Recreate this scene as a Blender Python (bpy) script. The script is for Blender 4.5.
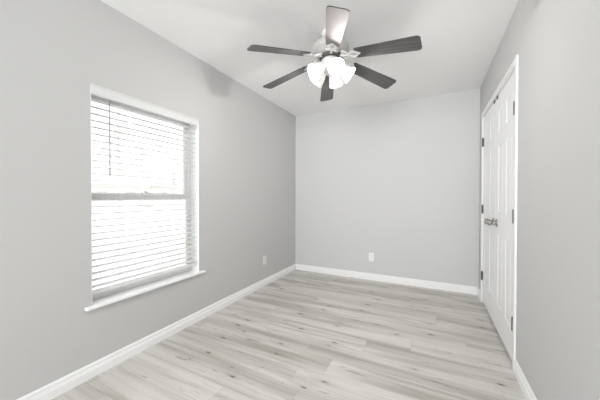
import bpy, bmesh, math, random
from mathutils import Vector, Matrix
C = bpy.context.scene.collection
S = bpy.context.scene
for o in list(bpy.data.objects): bpy.data.objects.remove(o)
PI = math.pi
random.seed(4)

# ------------------------------------------------------------------ camera
F, YAW, PITCH, ROLL, CY, EYE = 263.6, 0.4633, -0.0098, 0.0013, 199.645, 1.1554
cam = bpy.data.objects.new('camera', bpy.data.cameras.new('camera')); C.objects.link(cam)
cam.data.sensor_width = 36.0; cam.data.lens = F * 36.0 / 600.0
cam.data.clip_start = 0.02; cam.data.clip_end = 400
cam.data.shift_y = (CY - 200.0) / 600.0
fw = Vector((-math.sin(YAW)*math.cos(PITCH), math.cos(YAW)*math.cos(PITCH), math.sin(PITCH)))
rt = Vector((math.cos(YAW), math.sin(YAW), 0)); up = rt.cross(fw)
c_, s_ = math.cos(ROLL), math.sin(ROLL)
r2 = rt*c_ + up*s_; u2 = -rt*s_ + up*c_
cam.matrix_world = Matrix(((r2.x, u2.x, -fw.x, 0), (r2.y, u2.y, -fw.y, 0), (r2.z, u2.z, -fw.z, EYE), (0, 0, 0, 1)))
S.camera = cam

# ------------------------------------------------------------------ sky / exposure
SKY = 2.2
w = bpy.data.worlds.new('sky'); S.world = w; w.use_nodes = True
nt = w.node_tree; nt.nodes.clear()
out = nt.nodes.new('ShaderNodeOutputWorld'); bg = nt.nodes.new('ShaderNodeBackground')
bg.inputs[0].default_value = (0.97, 0.985, 1.0, 1); bg.inputs[1].default_value = SKY
nt.links.new(bg.outputs[0], out.inputs[0])
S.view_settings.view_transform = 'Standard'; S.view_settings.look = 'None'
S.view_settings.gamma = 1.0; S.view_settings.use_curve_mapping = False
S.view_settings.exposure = 0.06
LAMP_W = 13.0          # each of the fan's five bulbs

# two unseen fill lights added behind the camera to brighten the room
for nm, watts, spread, pitch in (('rear_fill_wide', 118.0, 180, 95), ('rear_fill_narrow', 19.0, 75, 103)):
    al = bpy.data.lights.new(nm, 'AREA'); al.shape = 'RECTANGLE'; al.size = 2.2; al.size_y = 2.2 if spread < 100 else 1.7
    al.energy = watts; al.color = (0.975, 0.99, 1.0); al.spread = math.radians(spread)
    ao = bpy.data.objects.new(nm, al); C.objects.link(ao)
    ao.location = (-0.60, -4.1, 1.2 if spread < 100 else 1.55); ao.rotation_euler = (math.radians(pitch), 0, 0)

# ------------------------------------------------------------------ room dimensions
XL, XR, YB, YR, H = -1.945, 0.503, 3.731, -4.2, 2.44
WY0, WY1, WZ0, WZ1 = 0.909, 1.781, 0.440, 1.872     # window opening
DY0, DY1, DZ = 2.232, 3.487, 2.036                  # closet opening

# ------------------------------------------------------------------ helpers
def nodes(m):
    m.use_nodes = True
    n = m.node_tree; return n, n.nodes.get('Principled BSDF')
def mat(name, col, rough=0.5, metal=0.0, spec=0.5, emit=None, estr=0.0, bump=0.0, bscale=200):
    m = bpy.data.materials.new(name); n, b = nodes(m)
    b.inputs['Base Color'].default_value = (*col, 1); b.inputs['Roughness'].default_value = rough
    b.inputs['Metallic'].default_value = metal; b.inputs['Specular IOR Level'].default_value = spec
    if emit: b.inputs['Emission Color'].default_value = (*emit, 1); b.inputs['Emission Strength'].default_value = estr
    if bump:
        t = n.nodes.new('ShaderNodeTexCoord'); x = n.nodes.new('ShaderNodeTexNoise'); bp = n.nodes.new('ShaderNodeBump')
        x.inputs['Scale'].default_value = bscale; x.inputs['Detail'].default_value = 3
        bp.inputs['Strength'].default_value = bump; bp.inputs['Distance'].default_value = 0.002
        n.links.new(t.outputs['Object'], x.inputs['Vector']); n.links.new(x.outputs['Fac'], bp.inputs['Height'])
        n.links.new(bp.outputs['Normal'], b.inputs['Normal'])
    return m
def mesh_obj(name, bm, m, parent=None, smooth=False, bevel=0.0):
    bmesh.ops.recalc_face_normals(bm, faces=bm.faces)
    me = bpy.data.meshes.new(name); bm.to_mesh(me); bm.free()
    if smooth:
        for p in me.polygons: p.use_smooth = True
    me.materials.append(m)
    o = bpy.data.objects.new(name, me); C.objects.link(o)
    if parent: o.parent = parent
    if bevel:
        b = o.modifiers.new('bevel', 'BEVEL'); b.width = bevel; b.segments = 2; b.limit_method = 'ANGLE'
    if smooth:
        e = o.modifiers.new('split', 'EDGE_SPLIT'); e.split_angle = math.radians(50)
    return o
def tag(o, label, cat, group=None, kind=None):
    o['label'] = label; o['category'] = cat
    if group: o['group'] = group
    if kind: o['kind'] = kind
    return o
def empty(name, loc):
    o = bpy.data.objects.new(name, None); o.location = loc; C.objects.link(o); return o
def box(bm, x0, x1, y0, y1, z0, z1):
    v = [bm.verts.new((x, y, z)) for x in (x0, x1) for y in (y0, y1) for z in (z0, z1)]
    for f in ((0,1,3,2), (4,6,7,5), (0,4,5,1), (2,3,7,6), (0,2,6,4), (1,5,7,3)):
        bm.faces.new([v[i] for i in f])
def lathe(bm, prof, n=32, M=None):
    rings = []
    for r, z in prof:
        if r < 1e-6: rings.append([bm.verts.new((0, 0, z))])
        else: rings.append([bm.verts.new((r*math.cos(2*PI*k/n), r*math.sin(2*PI*k/n), z)) for k in range(n)])
    nv = [v for g in rings for v in g]
    for a, b in zip(rings, rings[1:]):
        for k in range(n):
            l = (k+1) % n
            if len(a) == 1 and len(b) == 1: continue
            if len(a) == 1: bm.faces.new((a[0], b[k], b[l]))
            elif len(b) == 1: bm.faces.new((a[k], b[0], a[l]))
            else: bm.faces.new((a[k], a[l], b[l], b[k]))
    if M: bmesh.ops.transform(bm, matrix=M, verts=nv)
def tube(bm, pts, r, n=8):
    pts = [Vector(p) for p in pts]; rings = []
    for i, p in enumerate(pts):
        t = (pts[min(i+1, len(pts)-1)] - pts[max(i-1, 0)]).normalized()
        a = t.orthogonal().normalized() if i == 0 else (a - t*a.dot(t)).normalized()
        b = t.cross(a); rr = r[i] if isinstance(r, (list, tuple)) else r
        rings.append([bm.verts.new(p + a*rr*math.cos(2*PI*k/n) + b*rr*math.sin(2*PI*k/n)) for k in range(n)])
    for g, h in zip(rings, rings[1:]):
        for k in range(n): bm.faces.new((g[k], g[(k+1) % n], h[(k+1) % n], h[k]))
    bm.faces.new(rings[0]); bm.faces.new(rings[-1][::-1])
def prism(bm, poly, axis, a, b):
    """extrude a 2-D outline along an axis ('x' -> outline in (y,z), 'y' -> (x,z), 'z' -> (x,y))"""
    def P(u, v, t): return {'x': (t, u, v), 'y': (u, t, v), 'z': (u, v, t)}[axis]
    A = [bm.verts.new(P(u, v, a)) for u, v in poly]; B = [bm.verts.new(P(u, v, b)) for u, v in poly]
    n = len(poly)
    bm.faces.new(A); bm.faces.new(B[::-1])
    for k in range(n): bm.faces.new((A[k], A[(k+1) % n], B[(k+1) % n], B[k]))
NB = bmesh.new

# ------------------------------------------------------------------ materials
WALLC = (0.580, 0.579, 0.574)
M_wall = mat('wall_paint', WALLC, 0.85, spec=0.25, bump=0.08, bscale=350)
M_ceil = mat('ceiling_paint', (0.94, 0.938, 0.935), 0.9, spec=0.2, bump=0.1, bscale=260)
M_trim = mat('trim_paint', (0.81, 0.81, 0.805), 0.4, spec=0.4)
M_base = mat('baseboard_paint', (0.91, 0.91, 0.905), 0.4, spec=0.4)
M_door = mat('door_paint', (0.90, 0.90, 0.90), 0.38, spec=0.45)
M_vinyl = mat('white_vinyl', (0.95, 0.95, 0.945), 0.35)
M_nickel = mat('brushed_nickel', (0.36, 0.355, 0.345), 0.3, metal=1.0)
M_hinge = mat('hinge_steel', (0.11, 0.11, 0.108), 0.5, metal=0.3)
M_fanwhite = mat('fan_white_enamel', (0.80, 0.79, 0.77), 0.3)
M_housing = mat('fan_housing_pearl', (0.52, 0.51, 0.495), 0.32)
M_plate = mat('plate_plastic', (0.80, 0.80, 0.78), 0.35)
M_slot = mat('slot_dark', (0.05, 0.05, 0.05), 0.6)
M_wand = mat('wand_grey', (0.22, 0.22, 0.22), 0.35)
M_cord = mat('cord_cotton', (0.74, 0.74, 0.73), 0.8)
M_val = mat('valance_white', (0.72, 0.72, 0.715), 0.5)
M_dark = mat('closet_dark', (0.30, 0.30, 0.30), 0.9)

def slat_mat(name, through):
    m = bpy.data.materials.new(name); n, b = nodes(m)
    b.inputs['Base Color'].default_value = (0.95, 0.95, 0.945, 1); b.inputs['Roughness'].default_value = 0.45
    tr = n.nodes.new('ShaderNodeBsdfTranslucent'); tr.inputs[0].default_value = (0.95, 0.95, 0.945, 1)
    mx = n.nodes.new('ShaderNodeMixShader'); mx.inputs[0].default_value = through
    n.links.new(b.outputs[0], mx.inputs[1]); n.links.new(tr.outputs[0], mx.inputs[2])
    n.links.new(mx.outputs[0], n.nodes['Material Output'].inputs[0]); return m
M_slat = slat_mat('blind_slat', 0.52)
M_pvc = slat_mat('window_pvc', 0.12)
def glass_mat():
    m = bpy.data.materials.new('window_glass'); n, b = nodes(m); n.nodes.remove(b)
    t = n.nodes.new('ShaderNodeBsdfTransparent'); t.inputs[0].default_value = (0.97, 0.98, 0.97, 1)
    g = n.nodes.new('ShaderNodeBsdfGlossy'); g.inputs['Roughness'].default_value = 0.02
    fr = n.nodes.new('ShaderNodeFresnel'); fr.inputs[0].default_value = 1.45
    mx = n.nodes.new('ShaderNodeMixShader')
    n.links.new(fr.outputs[0], mx.inputs[0]); n.links.new(t.outputs[0], mx.inputs[1]); n.links.new(g.outputs[0], mx.inputs[2])
    n.links.new(mx.outputs[0], n.nodes['Material Output'].inputs[0]); return m
M_glass = glass_mat()

def floor_mat():
    m = bpy.data.materials.new('vinyl_plank'); n, b = nodes(m); N = n.nodes; L = n.links
    def math_(op, a, bb=None, c=None):
        x = N.new('ShaderNodeMath'); x.operation = op
        for i, v in enumerate((a, bb, c)):
            if v is None: continue
            if isinstance(v, (int, float)): x.inputs[i].default_value = v
            else: L.new(v, x.inputs[i])
        return x.outputs[0]
    t = N.new('ShaderNodeTexCoord'); s = N.new('ShaderNodeSeparateXYZ'); L.new(t.outputs['Object'], s.inputs[0])
    X, Y = s.outputs['X'], s.outputs['Y']
    PW, PL = 0.182, 1.22
    yr = math_('DIVIDE', math_('ADD', Y, 0.05), PW); row = math_('FLOOR', yr); fy = math_('FRACT', yr)
    wn = N.new('ShaderNodeTexWhiteNoise'); wn.noise_dimensions = '1D'; L.new(row, wn.inputs['W'])
    xr = math_('DIVIDE', math_('ADD', X, math_('MULTIPLY', wn.outputs['Value'], 1.22)), PL)
    col = math_('FLOOR', xr); fx = math_('FRACT', xr)
    cid = N.new('ShaderNodeCombineXYZ'); L.new(row, cid.inputs[0]); L.new(col, cid.inputs[1])
    wn2 = N.new('ShaderNodeTexWhiteNoise'); wn2.noise_dimensions = '3D'; L.new(cid.outputs[0], wn2.inputs['Vector'])
    pid = wn2.outputs['Value']
    def vec(sx, sy, off):
        c = N.new('ShaderNodeCombineXYZ')
        L.new(math_('MULTIPLY_ADD', X, sx, math_('MULTIPLY', pid, off)), c.inputs[0])
        L.new(math_('MULTIPLY', Y, sy), c.inputs[1]); L.new(math_('MULTIPLY', pid, off*1.7), c.inputs[2]); return c.outputs[0]
    def noise(v, sc, det, rough=0.55, dist=0.0):
        x = N.new('ShaderNodeTexNoise'); L.new(v, x.inputs['Vector']); x.inputs['Scale'].default_value = sc
        x.inputs['Detail'].default_value = det; x.inputs['Roughness'].default_value = rough; x.inputs['Distortion'].default_value = dist
        return x.outputs['Fac']
    def ramp(f, stops):
        r = N.new('ShaderNodeValToRGB'); L.new(f, r.inputs[0]); e = r.color_ramp.elements
        while len(e) < len(stops): e.new(0.5)
        for k, (p, c) in zip(e, stops): k.position = p; k.color = (*c, 1)
        return r.outputs[0]
    def mix(kind, fac, a, bb):
        x = N.new('ShaderNodeMix'); x.data_type = 'RGBA'; x.blend_type = kind
        for i, v in ((0, fac), (6, a), (7, bb)):
            if isinstance(v, (int, float)): x.inputs[i].default_value = v
            elif isinstance(v, tuple): x.inputs[i].default_value = (*v, 1)
            else: L.new(v, x.inputs[i])
        return x.outputs[2]
    # broad soft bands of light and dark along each plank
    broad = noise(vec(0.7, 10.5, 0.6), 1.0, 3, 0.5, 0.4)
    base = ramp(broad, [(0.30, (0.43, 0.405, 0.37)), (0.42, (0.55, 0.528, 0.493)), (0.53, (0.655, 0.634, 0.602)), (0.66, (0.735, 0.718, 0.69)), (0.80, (0.63, 0.61, 0.575))])
    tone = ramp(pid, [(0.0, (0.93, 0.925, 0.92)), (0.5, (0.98, 0.975, 0.97)), (1.0, (1.02, 1.02, 1.02))])
    base = mix('MULTIPLY', 1.0, base, tone)
    fine = noise(vec(3.0, 95.0, 53.0), 1.0, 5, 0.6, 0.3)
    base = mix('MULTIPLY', 0.75, base, ramp(fine, [(0.3, (0.80, 0.79, 0.78)), (0.55, (1, 1, 1)), (0.8, (1.05, 1.05, 1.05))]))
    # sparse dark cracks stretched along the grain
    crack = noise(vec(5.0, 42.0, 91.0), 1.0, 3, 0.6, 0.8); gate = noise(vec(1.3, 6.5, 71.0), 1.0, 1)
    cm = math_('MULTIPLY', ramp(crack, [(0.60, (0, 0, 0)), (0.68, (1, 1, 1))]), ramp(gate, [(0.50, (0, 0, 0)), (0.58, (1, 1, 1))]))
    base = mix('MIX', math_('MULTIPLY', cm, 0.72), base, (0.17, 0.15, 0.13))
    # knots
    vo = N.new('ShaderNodeTexVoronoi'); vo.feature = 'F1'; vo.voronoi_dimensions = '2D'; L.new(vec(2.1, 6.6, 0.0), vo.inputs['Vector']); vo.inputs['Scale'].default_value = 1.0
    wob = noise(vec(9.0, 30.0, 13.0), 1.0, 2)
    dd = math_('ADD', vo.outputs['Distance'], math_('MULTIPLY', math_('SUBTRACT', wob, 0.5), 0.17))
    sepc = N.new('ShaderNodeSeparateColor'); L.new(vo.outputs['Color'], sepc.inputs[0])
    pick = math_('GREATER_THAN', sepc.outputs[0], 0.42)
    kn = math_('MULTIPLY', ramp(dd, [(0.022, (1, 1, 1)), (0.065, (0, 0, 0))]), pick)
    halo = math_('MULTIPLY', ramp(dd, [(0.05, (1, 1, 1)), (0.26, (0, 0, 0))]), pick)
    base = mix('MIX', math_('MULTIPLY', halo, 0.22), base, (0.30, 0.27, 0.235))
    base = mix('MIX', math_('MULTIPLY', kn, 0.85), base, (0.12, 0.10, 0.085))
    # seams between planks
    ey = math_('MULTIPLY', math_('MINIMUM', fy, math_('SUBTRACT', 1.0, fy)), PW)
    ex = math_('MULTIPLY', math_('MINIMUM', fx, math_('SUBTRACT', 1.0, fx)), PL)
    ed = math_('LESS_THAN', math_('MINIMUM', ey, ex), 0.0013)
    base = mix('MIX', math_('MULTIPLY', ed, 0.30), base, (0.18, 0.17, 0.155))
    L.new(base, b.inputs['Base Color']); b.inputs['Roughness'].default_value = 0.42; b.inputs['Specular IOR Level'].default_value = 0.4
    bp = N.new('ShaderNodeBump'); bp.inputs['Strength'].default_value = 0.12; bp.inputs['Distance'].default_value = 0.001
    L.new(fine, bp.inputs['Height']); L.new(bp.outputs[0], b.inputs['Normal'])
    return m
M_floor = floor_mat()

def blade_mat():
    m = bpy.data.materials.new('blade_dark_oak'); n, b = nodes(m); N = n.nodes; L = n.links
    t = N.new('ShaderNodeTexCoord'); mp = N.new('ShaderNodeMapping'); mp.inputs['Scale'].default_value = (4, 60, 4)
    x = N.new('ShaderNodeTexNoise'); x.inputs['Scale'].default_value = 1.0; x.inputs['Detail'].default_value = 5
    r = N.new('ShaderNodeValToRGB'); e = r.color_ramp.elements
    e[0].position = .3; e[0].color = (0.042, 0.041, 0.040, 1); e[1].position = .75; e[1].color = (0.115, 0.113, 0.11, 1)
    L.new(t.outputs['Object'], mp.inputs[0]); L.new(mp.outputs[0], x.inputs['Vector']); L.new(x.outputs['Fac'], r.inputs[0])
    L.new(r.outputs[0], b.inputs['Base Color']); b.inputs['Roughness'].default_value = 0.36; b.inputs['Specular IOR Level'].default_value = 0.6
    return m
M_blade = blade_mat()
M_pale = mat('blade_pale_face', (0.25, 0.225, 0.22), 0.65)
def shade_mat():
    m = bpy.data.materials.new('frosted_shade'); n, b = nodes(m)
    b.inputs['Base Color'].default_value = (0.9, 0.89, 0.87, 1); b.inputs['Roughness'].default_value = 0.35
    b.inputs['Emission Color'].default_value = (1, 0.985, 0.96, 1); b.inputs['Emission Strength'].default_value = 0.30
    tr = n.nodes.new('ShaderNodeBsdfTranslucent'); tr.inputs[0].default_value = (0.93, 0.92, 0.90, 1)
    mx = n.nodes.new('ShaderNodeMixShader'); mx.inputs[0].default_value = 0.012
    n.links.new(b.outputs[0], mx.inputs[1]); n.links.new(tr.outputs[0], mx.inputs[2])
    n.links.new(mx.outputs[0], n.nodes['Material Output'].inputs[0]); return m
M_shade = shade_mat()
M_bulb = mat('bulb_glow', (1, 1, 1), 0.4, emit=(1, 0.97, 0.92), estr=1.2)

# ------------------------------------------------------------------ setting
def struct(name, bm, m, label, cat, **k):
    return tag(mesh_obj(name, bm, m, **k), label, cat, kind='structure')
bm = NB(); box(bm, XL-0.15, XR+0.75, YR, YB+0.12, -0.10, 0.0)
struct('floor', bm, M_floor, 'pale grey wood plank floor with dark knots', 'floor')
bm = NB(); box(bm, XL-0.15, XR+0.75, YR, YB+0.12, H, H+0.10)
struct('ceiling', bm, M_ceil, 'plain off-white painted ceiling above the fan', 'ceiling')
bm = NB(); box(bm, XL-0.15, XR+0.75, YB, YB+0.12, 0, H)
struct('wall_back', bm, M_wall, 'light grey end wall with one low outlet', 'wall')
bm = NB(); X0 = XL-0.15
box(bm, X0, XL, YR, WY0, 0, H); box(bm, X0, XL, WY1, YB, 0, H)
box(bm, X0, XL, WY0, WY1, 0, WZ0-0.001); box(bm, X0, XL, WY0, WY1, WZ1, H)
struct('wall_left', bm, M_wall, 'long light grey wall that holds the window', 'wall')
bm = NB(); X1 = XR+0.11
box(bm, XR, X1, YR, DY0, 0, H); box(bm, XR, X1, DY1, YB, 0, H); box(bm, XR, X1, DY0, DY1, DZ, H)
struct('wall_right', bm, M_wall, 'light grey wall around the white closet doors', 'wall')
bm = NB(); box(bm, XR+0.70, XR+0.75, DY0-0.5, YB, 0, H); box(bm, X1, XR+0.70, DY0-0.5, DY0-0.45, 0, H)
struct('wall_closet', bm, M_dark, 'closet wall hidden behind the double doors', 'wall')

def base_profile(h=0.090, d=0.014):
    return [(0, 0), (d, 0), (d, h*0.56), (d*0.80, h*0.60), (d*0.80, h*0.66), (d*0.62, h*0.72), (d*0.62, h*0.86), (d*0.40, h*0.95), (d*0.30, h), (0, h)]
bm = NB(); prism(bm, [(XL+u, v) for u, v in base_profile()], 'y', YR, YB)
struct('baseboard_left', bm, M_base, 'white moulded baseboard along the window wall', 'baseboard')
bm = NB(); prism(bm, [(YB-u, v) for u, v in base_profile()], 'x', XL+0.014, XR-0.014)
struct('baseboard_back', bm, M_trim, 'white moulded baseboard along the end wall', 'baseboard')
CW, CT = 0.044, 0.012          # casing width, thickness
bm = NB()
prism(bm, [(XR-u, v) for u, v in base_profile()], 'y', YR, DY0-CW)
prism(bm, [(XR-u, v) for u, v in base_profile()], 'y', DY1+CW, YB)
struct('baseboard_right', bm, M_base, 'white moulded baseboard along the closet wall', 'baseboard')

# closet casing: two legs and a head, with a stepped profile, plus the jamb lining
bm = NB()
pf = [(0, 0), (0, 0.008), (0.005, 0.009), (0.014, 0.009), (0.020, CT), (CW-0.008, CT), (CW, CT-0.004), (CW, 0)]
prism(bm, [(XR-d, DY0-u) for u, d in pf], 'z', 0, DZ+CW*1.25)
prism(bm, [(XR-d, DY1+u) for u, d in pf], 'z', 0, DZ+CW*1.25)
prism(bm, [(XR-d, DZ+u*1.25) for u, d in pf], 'y', DY0, DY1)
box(bm, XR, X1, DY0, DY0+0.008, 0, DZ); box(bm, XR, X1, DY1-0.008, DY1, 0, DZ); box(bm, XR, X1, DY0+0.008, DY1-0.008, DZ-0.008, DZ)
struct('trim_1', bm, M_trim, 'white casing framing the closet double doors', 'door trim')

# ------------------------------------------------------------------ closet doors
DH0, DH1 = 0.020, DZ-0.011
DW = (DY1-DY0-0.016-0.009)/2
def door_leaf(name):
    ys = [0, 0.098, 0.098+(DW-0.29)/2, 0.192+(DW-0.29)/2, DW-0.098, DW]
    zs = [DH0, 0.235, 0.835, 1.02, 1.60, 1.712, 1.895, DH1]
    bm = NB(); g = [[bm.verts.new((0, y, z)) for z in zs] for y in ys]
    pan = []
    for i in range(5):
        for j in range(7):
            f = bm.faces.new((g[i][j], g[i][j+1], g[i+1][j+1], g[i+1][j]))
            if i in (1, 3) and j in (1, 3, 5): pan.append(f)
    bm.normal_update()
    if pan[0].normal.x > 0:
        for f in bm.faces: f.normal_flip()
    bmesh.ops.inset_individual(bm, faces=pan, thickness=0.014, depth=-0.0045)
    bmesh.ops.inset_individual(bm, faces=pan, thickness=0.006, depth=0.0)
    bmesh.ops.inset_individual(bm, faces=pan, thickness=0.024, depth=0.003)
    # sides and back
    T = 0.035; y0, y1, z0, z1 = 0, DW, DH0, DH1
    bk = [bm.verts.new((T, y, z)) for y, z in ((y0, z0), (y1, z0), (y1, z1), (y0, z1))]
    bm.faces.new(bk)
    bm.faces.new([g[i][0] for i in range(6)] + [bk[1], bk[0]])
    bm.faces.new([g[i][7] for i in range(5, -1, -1)] + [bk[3], bk[2]])
    bm.faces.new([g[0][j] for j in range(7, -1, -1)] + [bk[0], bk[3]])
    bm.faces.new([g[5][j] for j in range(8)] + [bk[2], bk[1]])
    return mesh_obj(name, bm, M_door)
def knob_bm(y, z):
    bm = NB(); M = Matrix.Translation((0, y, z)) @ Matrix.Rotation(-PI/2, 4, 'Y')
    lathe(bm, [(0.0, 0.022), (0.011, 0.022), (0.012, 0.034), (0.022, 0.040), (0.027, 0.050), (0.026, 0.060), (0.019, 0.067), (0.0, 0.069)], 24, M)
    return bm
def rose_bm(y, z):
    bm = NB(); M = Matrix.Translation((0, y, z)) @ Matrix.Rotation(-PI/2, 4, 'Y')
    lathe(bm, [(0.0, 0.0), (0.032, 0.0), (0.032, 0.004), (0.026, 0.010), (0.013, 0.013), (0.012, 0.024), (0.0, 0.024)], 24, M)
    return bm
def hinge_bm(y, z, s):
    bm = NB(); pts = []
    M = Matrix.Translation((-0.0085, y, z))
    pr = []
    for k in range(5):
        a = -0.044 + k*0.0176
        pr += [(0.0066, a), (0.0080, a+0.001), (0.0080, a+0.0166), (0.0066, a+0.0176)]
    lathe(bm, [(0, -0.050), (0.004, -0.048)] + pr + [(0.004, 0.048), (0, 0.050)], 12, M)
    box(bm, -0.0025, 0.0, min(y, y+s*0.020), max(y, y+s*0.020), z-0.044, z+0.044)
    return bm
def knob_parts(d, y, z):
    k = mesh_obj('door_knob', knob_bm(y, z), M_nickel, d, smooth=True); k['label'] = 'brushed metal knob'
    mesh_obj('rosette', rose_bm(y, z), M_nickel, k, smooth=True)
for nm, y0, s, lab in (('door_1', DY0+0.0105, 1, 'white six-panel closet door nearer the camera'), ('door_2', DY1-0.0105-DW, -1, 'white six-panel closet door beside the end wall')):
    d = door_leaf(nm); d.location = (XR+0.002, y0, 0); tag(d, lab, 'door', kind='structure')
    d['group'] = 'closet double doors'
    knob_parts(d, (DW-0.062) if s > 0 else 0.062, 0.935)
    for z in (1.757, 1.026, 0.296):
        h = mesh_obj('hinge', hinge_bm(-0.003 if s > 0 else DW+0.003, z, s), M_hinge, d, smooth=True); h['label'] = 'grey steel hinge'
    yc = DW-0.055 if s > 0 else 0.055
    bm = NB(); box(bm, -0.006, 0.012, yc-0.022, yc+0.022, DH1-0.003, DH1+0.003); box(bm, -0.006, 0.0, yc-0.022, yc+0.022, DH1-0.020, DH1)
    c = mesh_obj('ball_catch', bm, M_hinge, d); c['label'] = 'small dark metal catch at the door top'

# ------------------------------------------------------------------ window
SILLT = WZ0+0.0205
XF = XL-0.100                   # room face of the vinyl frame
bm = NB()
fr = 0.018
for (a, b_, c, d) in ((WY0, WY0+fr, WZ0, WZ1), (WY1-fr, WY1, WZ0, WZ1), (WY0+fr, WY1-fr, WZ0, WZ0+fr), (WY0+fr, WY1-fr, WZ1-fr, WZ1)):
    box(bm, X0, XF, a, b_, c, d)
win = struct('window_1', bm, M_pvc, 'white vinyl single-hung window overexposed by daylight', 'window')
bm = NB(); LT = 0.004       # white lining of the window reveal
box(bm, XF, XL-0.0005, WY0-0.0005, WY0+LT, SILLT, WZ1); box(bm, XF, XL-0.0005, WY1-LT, WY1+0.0005, SILLT, WZ1); box(bm, XF, XL-0.0005, WY0+LT, WY1-LT, WZ1-LT, WZ1+0.0005)
mesh_obj('jamb_lining', bm, M_vinyl, win)
def sash(name, z0, z1, x0, x1, st=0.028, tr=0.026, brl=0.045):
    bm = NB(); ya, yb = WY0+fr, WY1-fr
    box(bm, x0, x1, ya, ya+st, z0, z1); box(bm, x0, x1, yb-st, yb, z0, z1)
    box(bm, x0, x1, ya+st, yb-st, z0, z0+brl); box(bm, x0, x1, ya+st, yb-st, z1-tr, z1)
    o = mesh_obj(name, bm, M_pvc, win, bevel=0.003)
    g = NB(); xm = (x0+x1)/2; box(g, xm-0.002, xm+0.002, ya+st, yb-st, z0+brl, z1-tr)
    mesh_obj('glass_pane', g, M_glass, o)
    return o
ZM = 1.150
sash('upper_sash', ZM-0.01, WZ1-fr, XF-0.062, XF-0.036)
lo = sash('lower_sash', WZ0+fr, ZM+0.030, XF-0.032, XF-0.002, tr=0.052)
bm = NB(); yl = (WY0+WY1)/2
box(bm, XF-0.030, XF-0.004, yl-0.03, yl+0.03, ZM+0.030, ZM+0.040); lathe(bm, [(0, 0.040), (0.011, 0.040), (0.011, 0.052), (0, 0.053)], 16, Matrix.Translation((XF-0.016, yl, ZM)))
mesh_obj('sash_lock', bm, M_pvc, lo)
# stool: the sill board, eared past the opening
bm = NB()
prism(bm, [(XF+0.0005, WY0+0.0008), (XL+0.0005, WY0+0.0008), (XL+0.0005, WY0-0.040), (XL+0.032, WY0-0.040), (XL+0.032, WY1+0.055), (XL+0.0005, WY1+0.055), (XL+0.0005, WY1-0.0008), (XF+0.0005, WY1-0.0008)], 'z', WZ0, WZ0+0.020)
o = mesh_obj('window_sill', bm, M_vinyl, bevel=0.004)
tag(o, 'white sill board projecting below the window', 'window sill', kind='structure')
SILL = WZ0+0.020

# ------------------------------------------------------------------ blind
BX = XL-0.034
bl = tag(empty('window_blind', (BX, (WY0+WY1)/2, SILL)), 'white two-inch slat blind lowered over the window with slats open', 'blind')
def bpart(name, bm, m, **k):
    o = mesh_obj(name, bm, m, **k); o.parent = bl; o.matrix_parent_inverse = Matrix.Translation(-bl.location); return o
ya, yb = WY0+0.008, WY1-0.008
bm = NB(); prism(bm, [(XL+0.008, WZ1+0.002), (XL+0.008, WZ1-0.006), (XL+0.004, WZ1-0.012), (XL+0.004, WZ1-0.048), (XL+0.008, WZ1-0.054), (XL+0.008, WZ1-0.060), (XL-0.004, WZ1-0.060), (XL-0.004, WZ1+0.002)], 'y', WY0+0.001, WY1-0.003)
bpart('valance', bm, M_val)
bm = NB(); box(bm, BX-0.026, BX+0.026, ya, yb, WZ1-0.045, WZ1-0.004); bpart('headrail', bm, M_vinyl)
bm = NB(); PIT = 0.0435; zz = SILL+0.108; n = 0
tilt = math.radians(-2)
while zz < WZ1-0.06:
    vs = []
    for k in range(7):
        u = -0.025 + k*0.05/6; crown = 0.0022*(1-(u/0.025)**2)
        vs.append((BX+u*math.cos(tilt), zz+crown+u*math.sin(tilt)))
    poly = vs + [(x, z-0.0024) for x, z in reversed(vs)]
    prism(bm, poly, 'y', ya, yb); zz += PIT; n += 1
bpart('slats', bm, M_slat)
bm = NB(); box(bm, BX-0.025, BX+0.025, ya, yb, SILL+0.062, SILL+0.078); bpart('bottom_rail', bm, M_slat, bevel=0.003)
for y in (WY0+0.20, (WY0+WY1)/2+0.06, WY1-0.16):
    bm = NB()
    for x in (BX-0.027, BX+0.027): tube(bm, [(x, y, SILL+0.07), (x, y, WZ1-0.045)], 0.0011, 6)
    z = SILL+0.106
    while z < WZ1-0.06:
        tube(bm, [(BX-0.027, y, z-0.0035), (BX+0.027, y, z-0.0035)], 0.0008, 5); z += PIT
    bpart('ladder_cord', bm, M_cord)
bm = NB(); yw, xw = WY0+0.113, XL-0.003
tube(bm, [(BX+0.02, yw, WZ1-0.045), (xw, yw, WZ1-0.060), (xw, yw, WZ1-0.066)], 0.002, 8)
tube(bm, [(xw, yw, WZ1-0.066), (xw, yw, 1.32), (xw, yw, 1.30)], [0.0035, 0.0035, 0.0048], 8)
o = bpart('tilt_wand', bm, M_wand, smooth=True); o['label'] = 'thin grey tilt wand'

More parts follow.
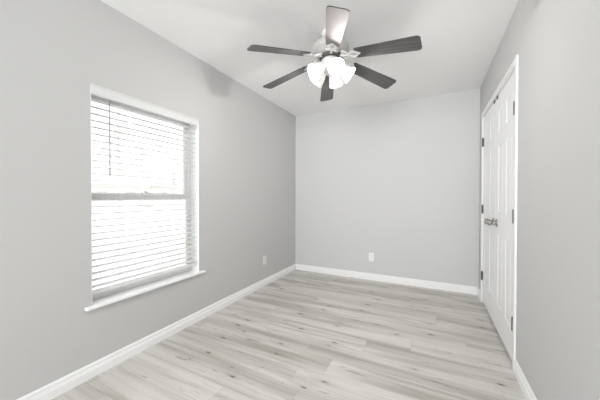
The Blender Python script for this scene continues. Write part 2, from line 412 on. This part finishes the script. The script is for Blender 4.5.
# ------------------------------------------------------------------ outlets
def outlet(loc, rz, label):
    t = empty('wall_outlet', loc); t.rotation_euler = (0, 0, rz)
    tag(t, label, 'outlet', 'duplex wall outlets')
    bm = NB(); box(bm, -0.035, 0.035, -0.006, -0.0002, -0.0575, 0.0575); mesh_obj('cover_plate', bm, M_plate, t, bevel=0.003)
    for z in (0.0195, -0.0195):
        bm = NB(); pts = []
        for k in range(20):
            a = 2*PI*k/20; pts.append((0.017*math.cos(a), max(-0.0135, min(0.0135, 0.017*math.sin(a)))+z))
        prism(bm, pts, 'y', -0.0075, -0.0055); s = mesh_obj('socket', bm, M_plate, t)
        bm = NB()
        box(bm, -0.0075, -0.0055, -0.0079, -0.0070, z-0.001, z+0.008); box(bm, 0.0055, 0.0075, -0.0079, -0.0070, z-0.001, z+0.007)
        lathe(bm, [(0, 0.0070), (0.0026, 0.0070), (0.0026, 0.0079), (0, 0.0079)], 10, Matrix.Translation((0, 0, z-0.0075)) @ Matrix.Rotation(PI/2, 4, 'X'))
        mesh_obj('slots', bm, M_slot, s)
    bm = NB(); lathe(bm, [(0, 0.005), (0.003, 0.005), (0.003, 0.0070), (0, 0.0072)], 10, Matrix.Rotation(PI/2, 4, 'X')); mesh_obj('screw', bm, M_nickel, t)
outlet((-0.750, YB, 0.320), 0, 'white outlet low on the end wall')
outlet((XL, 2.862, 0.332), PI/2, 'white outlet low on the window wall past the window')

# ------------------------------------------------------------------ ceiling fan
FX, FY = -0.7126, 1.957
fan = tag(empty('ceiling_fan', (FX, FY, H)), 'six-blade ceiling fan with dark blades, white motor and lit glass shades', 'ceiling fan')
def fpart(name, bm, m, parent=None, **k): return mesh_obj(name, bm, m, parent or fan, **k)   # coordinates relative to the ceiling point
def Z(z): return z - H
bm = NB(); lathe(bm, [(0, -0.0005), (0.068, -0.0005), (0.072, -0.010), (0.066, -0.032), (0.045, -0.050), (0.022, -0.058), (0, -0.058)], 36); fpart('canopy', bm, M_fanwhite, smooth=True)
bm = NB(); lathe(bm, [(0, -0.050), (0.016, -0.050), (0.016, -0.066), (0.030, -0.070), (0.034, -0.080), (0, -0.080)], 24); fpart('downrod', bm, M_fanwhite, smooth=True)
bm = NB(); lathe(bm, [(0, Z(2.372)), (0.050, Z(2.372)), (0.095, Z(2.362)), (0.126, Z(2.345)), (0.140, Z(2.325)), (0.142, Z(2.312)), (0.142, Z(2.292)), (0.136, Z(2.282)), (0.128, Z(2.274)), (0.104, Z(2.258)), (0.094, Z(2.252)), (0, Z(2.252))], 48)
fpart('motor_housing', bm, M_housing, smooth=True)
bm = NB(); lathe(bm, [(0, Z(2.252)), (0.088, Z(2.252)), (0.088, Z(2.238)), (0.082, Z(2.232)), (0.062, Z(2.230)), (0, Z(2.230))], 40); fpart('flywheel', bm, M_hinge, smooth=True)
bm = NB(); lathe(bm, [(0, Z(2.231)), (0.060, Z(2.231)), (0.072, Z(2.220)), (0.074, Z(2.170)), (0.068, Z(2.150)), (0.045, Z(2.132)), (0.020, Z(2.122)), (0.010, Z(2.108)), (0, Z(2.105))], 36)
fit_ = fpart('light_kit', bm, M_fanwhite, smooth=True)
# blades
PITCHB = math.radians(12); BZ = Z(2.248); DROOP = math.atan2(2.248-2.152, 0.655)
MP = Matrix.Translation((0, 0, BZ)) @ Matrix.Rotation(DROOP, 4, 'Y') @ Matrix.Rotation(-PITCHB, 4, 'X')
def blade_outline():
    pts = []; r0, r1, w0, w1, c = 0.200, 0.658, 0.050, 0.066, 0.026
    def arc(cx, cy, a0, a1, r):
        for k in range(7):
            a = a0 + (a1-a0)*k/6; pts.append((cx+r*math.cos(a), cy+r*math.sin(a)))
    arc(r0+0.02, -w0+0.02, PI, 1.5*PI, 0.02); arc(r1-c, -w1+c, 1.5*PI, 2*PI, c)
    arc(r1-c, w1-c, 0, 0.5*PI, c); arc(r0+0.02, w0-0.02, 0.5*PI, PI, 0.02)
    return pts
bm = NB(); prism(bm, blade_outline(), 'z', 0.0, 0.006); bmesh.ops.transform(bm, matrix=MP, verts=bm.verts)
blade0 = fpart('fan_blade', bm, M_blade); blade0['label'] = 'dark grey wood blade'
bm = NB()   # ornate bracket: diamond plate with an opening and two scrolls reaching the flywheel
def ringplate(cx, a, b, ai, bi, z0, z1):
    o4 = [(cx-a, 0), (cx, -b), (cx+a, 0), (cx, b)]; i4 = [(cx-ai, 0), (cx, -bi), (cx+ai, 0), (cx, bi)]
    V = [[bm.verts.new((x, y, z)) for x, y in q] for q in (o4, i4) for z in (z0, z1)]
    ob, ot, ib, it = V
    for k in range(4):
        l = (k+1) % 4
        bm.faces.new((ob[k], ob[l], ot[l], ot[k])); bm.faces.new((ib[k], it[k], it[l], ib[l]))
        bm.faces.new((ot[k], ot[l], it[l], it[k])); bm.faces.new((ob[k], ib[k], ib[l], ob[l]))
ringplate(0.190, 0.056, 0.042, 0.027, 0.019, -0.007, -0.0005)
for s in (-1, 1):
    tube(bm, [(0.150, s*0.012, -0.004), (0.140, s*0.030, -0.003), (0.124, s*0.042, 0.000), (0.106, s*0.038, 0.006), (0.100, s*0.022, 0.008), (0.108, s*0.012, 0.008), (0.117, s*0.018, 0.006)], 0.0065, 8)
    lathe(bm, [(0, -0.008), (0.005, -0.008), (0.005, 0), (0, 0)], 10, Matrix.Translation((0.205, s*0.022, -0.0005)))
bmesh.ops.transform(bm, matrix=MP, verts=bm.verts)
tube(bm, [(0.145, 0, BZ-0.026), (0.130, 0, BZ-0.024), (0.108, 0, BZ-0.014), (0.080, 0, BZ-0.008)], [0.007, 0.008, 0.010, 0.011], 8)
brk0 = fpart('blade_bracket', bm, M_fanwhite, blade0); brk0['label'] = 'ornate white bracket'
for k in range(6):
    b_ = blade0
    if k:
        b_ = blade0.copy(); b_['label'] = 'dark grey wood blade'; C.objects.link(b_); q = brk0.copy(); C.objects.link(q); q.parent = b_
    b_.rotation_euler = (0, math.radians({0: -0.8, 3: 0.6}.get(k, 0)), math.radians(-66.5 + 60*k))
# the blade nearest the camera gets a pale material on its underside
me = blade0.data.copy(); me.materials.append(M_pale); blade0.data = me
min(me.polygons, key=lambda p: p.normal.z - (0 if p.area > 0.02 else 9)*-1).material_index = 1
blade0['label'] = 'blade with a pale underside and dark edge, nearest the camera'
# light kit: five bell shades on short arms
SH = [(0.022, 0.0), (0.026, 0.006), (0.034, 0.018), (0.044, 0.036), (0.051, 0.060), (0.055, 0.080), (0.059, 0.096), (0.064, 0.106)]
ang = math.radians(37)
def shade_bm():
    bm = NB(); lathe(bm, SH + [(r-0.003, z) for r, z in reversed(SH)], 32)
    for v in bm.verts:                      # scalloped rim
        r = math.hypot(v.co.x, v.co.y); a = math.atan2(v.co.y, v.co.x)
        if v.co.z > 0.08: v.co.z += 0.002*math.cos(8*a)*(v.co.z-0.08)/0.026
    return bm
AX = Matrix.Translation((0.068, 0, Z(2.160))) @ Matrix.Rotation(PI/2+ang, 4, 'Y')
bm = shade_bm(); bmesh.ops.transform(bm, matrix=AX, verts=bm.verts); sh0 = fpart('lamp_shade', bm, M_shade, fit_, smooth=True); sh0['label'] = 'frosted white bell glass shade'
bm = NB(); lathe(bm, [(0, -0.004), (0.020, -0.004), (0.026, 0.002), (0.026, 0.012), (0.012, 0.016), (0.0, 0.016)], 24, AX)
tube(bm, [(0.050, 0, Z(2.168)), (0.060, 0, Z(2.166)), (0.070, 0, Z(2.159))], 0.010, 10)
so0 = fpart('lamp_socket', bm, M_fanwhite, fit_, smooth=True)
bm = NB(); lathe(bm, [(0, 0.012), (0.012, 0.014), (0.013, 0.030), (0.020, 0.040), (0.022, 0.048), (0.018, 0.056), (0.010, 0.060), (0, 0.061)], 20, AX)
bu0 = fpart('light_bulb', bm, M_bulb, fit_, smooth=True); bu0['label'] = 'glowing white bulb'
def lampdata():
    l = bpy.data.lights.new('bulb_light', 'POINT'); l.energy = LAMP_W; l.color = (1, 0.98, 0.96); l.shadow_soft_size = 0.025; return l
LD = lampdata()
for k in range(5):
    a = math.radians(-70 + 17 + 72*k)
    for o in (sh0, so0, bu0):
        q = o
        if k: q = o.copy(); C.objects.link(q); q.parent = fit_
        q.rotation_euler = (0, 0, a)
    p = Matrix.Rotation(a, 4, 'Z') @ AX @ Vector((0, 0, 0.071))
    l = bpy.data.objects.new('bulb_light', LD); C.objects.link(l); l.parent = fan; l.location = p
# pull chains
for s, dz in ((1, 0.10), ):
    bm = NB(); a = math.radians(-70 + 17 + 36)
    x, y = 0.060*math.cos(a), 0.060*math.sin(a)
    for i in range(22): 
        bmesh.ops.create_icosphere(bm, subdivisions=1, radius=0.0016, matrix=Matrix.Translation((x, y, Z(2.130)-0.0036*i)))
    lathe(bm, [(0, Z(2.050)), (0.004, Z(2.048)), (0.005, Z(2.035)), (0, Z(2.030))], 10, Matrix.Translation((x, y, 0)))
    fpart('pull_chain', bm, M_fanwhite)

# ------------------------------------------------------------------ outdoors, seen through the blind
M_grass = mat('pale_lawn', (0.80, 0.80, 0.785), 0.95, spec=0.1, bump=0.5, bscale=6)
M_road = mat('street_asphalt', (0.66, 0.66, 0.66), 0.95, spec=0.1)
M_siding = mat('house_siding', (0.78, 0.75, 0.735), 0.9, spec=0.1)
M_roof = mat('house_roof', (0.64, 0.635, 0.63), 0.95, spec=0.1)
M_bark = mat('tree_bark', (0.70, 0.67, 0.65), 0.95, spec=0.1, bump=0.6, bscale=15)
M_hpane = mat('house_pane', (0.5, 0.5, 0.5), 0.2)
GZ = -0.30
bm = NB(); box(bm, -70, -2.2, -40, 70, GZ-0.2, GZ)
tag(mesh_obj('lawn', bm, M_grass), 'pale overexposed lawn outside the window', 'lawn', kind='structure')
bm = NB(); box(bm, -31, -23, -40, 70, GZ, GZ+0.02)
tag(mesh_obj('street', bm, M_road), 'grey street band seen through the blind', 'street', kind='structure')
h = tag(empty('house', (-40, 23, GZ)), 'faint grey house across the street through the blind', 'house')
bm = NB(); box(bm, -4, 4, -7, 6, 0, 3.0); mesh_obj('house_wall', bm, M_siding, h)
bm = NB(); prism(bm, [(-4.5, 3.0), (4.5, 3.0), (0, 5.4)], 'y', -7.5, 6.5); mesh_obj('roof', bm, M_roof, h)
for y in (-5, -1.6, 3.2):
    bm = NB(); box(bm, 4.0, 4.06, y-0.7, y+0.7, 1.0, 2.3); f = mesh_obj('house_window', bm, M_vinyl, h)
    bm = NB(); box(bm, 4.06, 4.09, y-0.6, y+0.6, 1.1, 2.2); mesh_obj('pane', bm, M_hpane, f)
bm = NB(); box(bm, 4.0, 4.08, 0.5, 1.5, 0.1, 2.2); mesh_obj('front_door', bm, M_roof, h)
def tree(x, y, ht, r, label, seed):
    rnd = random.Random(seed); t = tag(empty('bare_tree', (x, y, GZ)), label, 'tree', 'bare trees outside')
    bm = NB(); tube(bm, [(0, 0, 0), (0.03, 0.02, ht*0.3), (-0.03, 0.05, ht*0.6), (0.02, 0, ht)], [r*1.2, r, r*0.8, r*0.3], 10); mesh_obj('trunk', bm, M_bark, t)
    bm = NB()
    for k in range(26):
        z = ht*(0.3+0.65*rnd.random()); a = rnd.random()*2*PI; L = ht*0.35*(1.15-z/ht)*rnd.uniform(.7, 1.3)
        d = Vector((math.cos(a), math.sin(a), rnd.uniform(.3, .9))).normalized(); p0 = Vector((0, 0, z)); p1 = p0+d*L*.5; p2 = p0+d*L+Vector((0, 0, L*.15))
        tube(bm, [p0, p1, p2], [r*.35, r*.22, r*.08], 6)
        for j in range(4):
            q = p0.lerp(p2, rnd.uniform(.3, .9)); e = (d+Vector((rnd.uniform(-1, 1), rnd.uniform(-1, 1), rnd.uniform(-.2, .8)))).normalized()*L*.45
            tube(bm, [q, q+e*.5, q+e+Vector((0, 0, .05))], [r*.14, r*.1, r*.04], 5)
    mesh_obj('branches', bm, M_bark, t)
tree(-16.0, 8.78, 6.5, 0.14, 'thin bare tree on the lawn behind the tilt wand side of the blind', 3)
tree(-27.0, 17.2, 7.0, 0.17, 'bare tree farther off behind the middle of the blind', 8)
tree(-33.5, 26.0, 7.5, 0.20, 'bare tree standing beside the house across the street', 11)
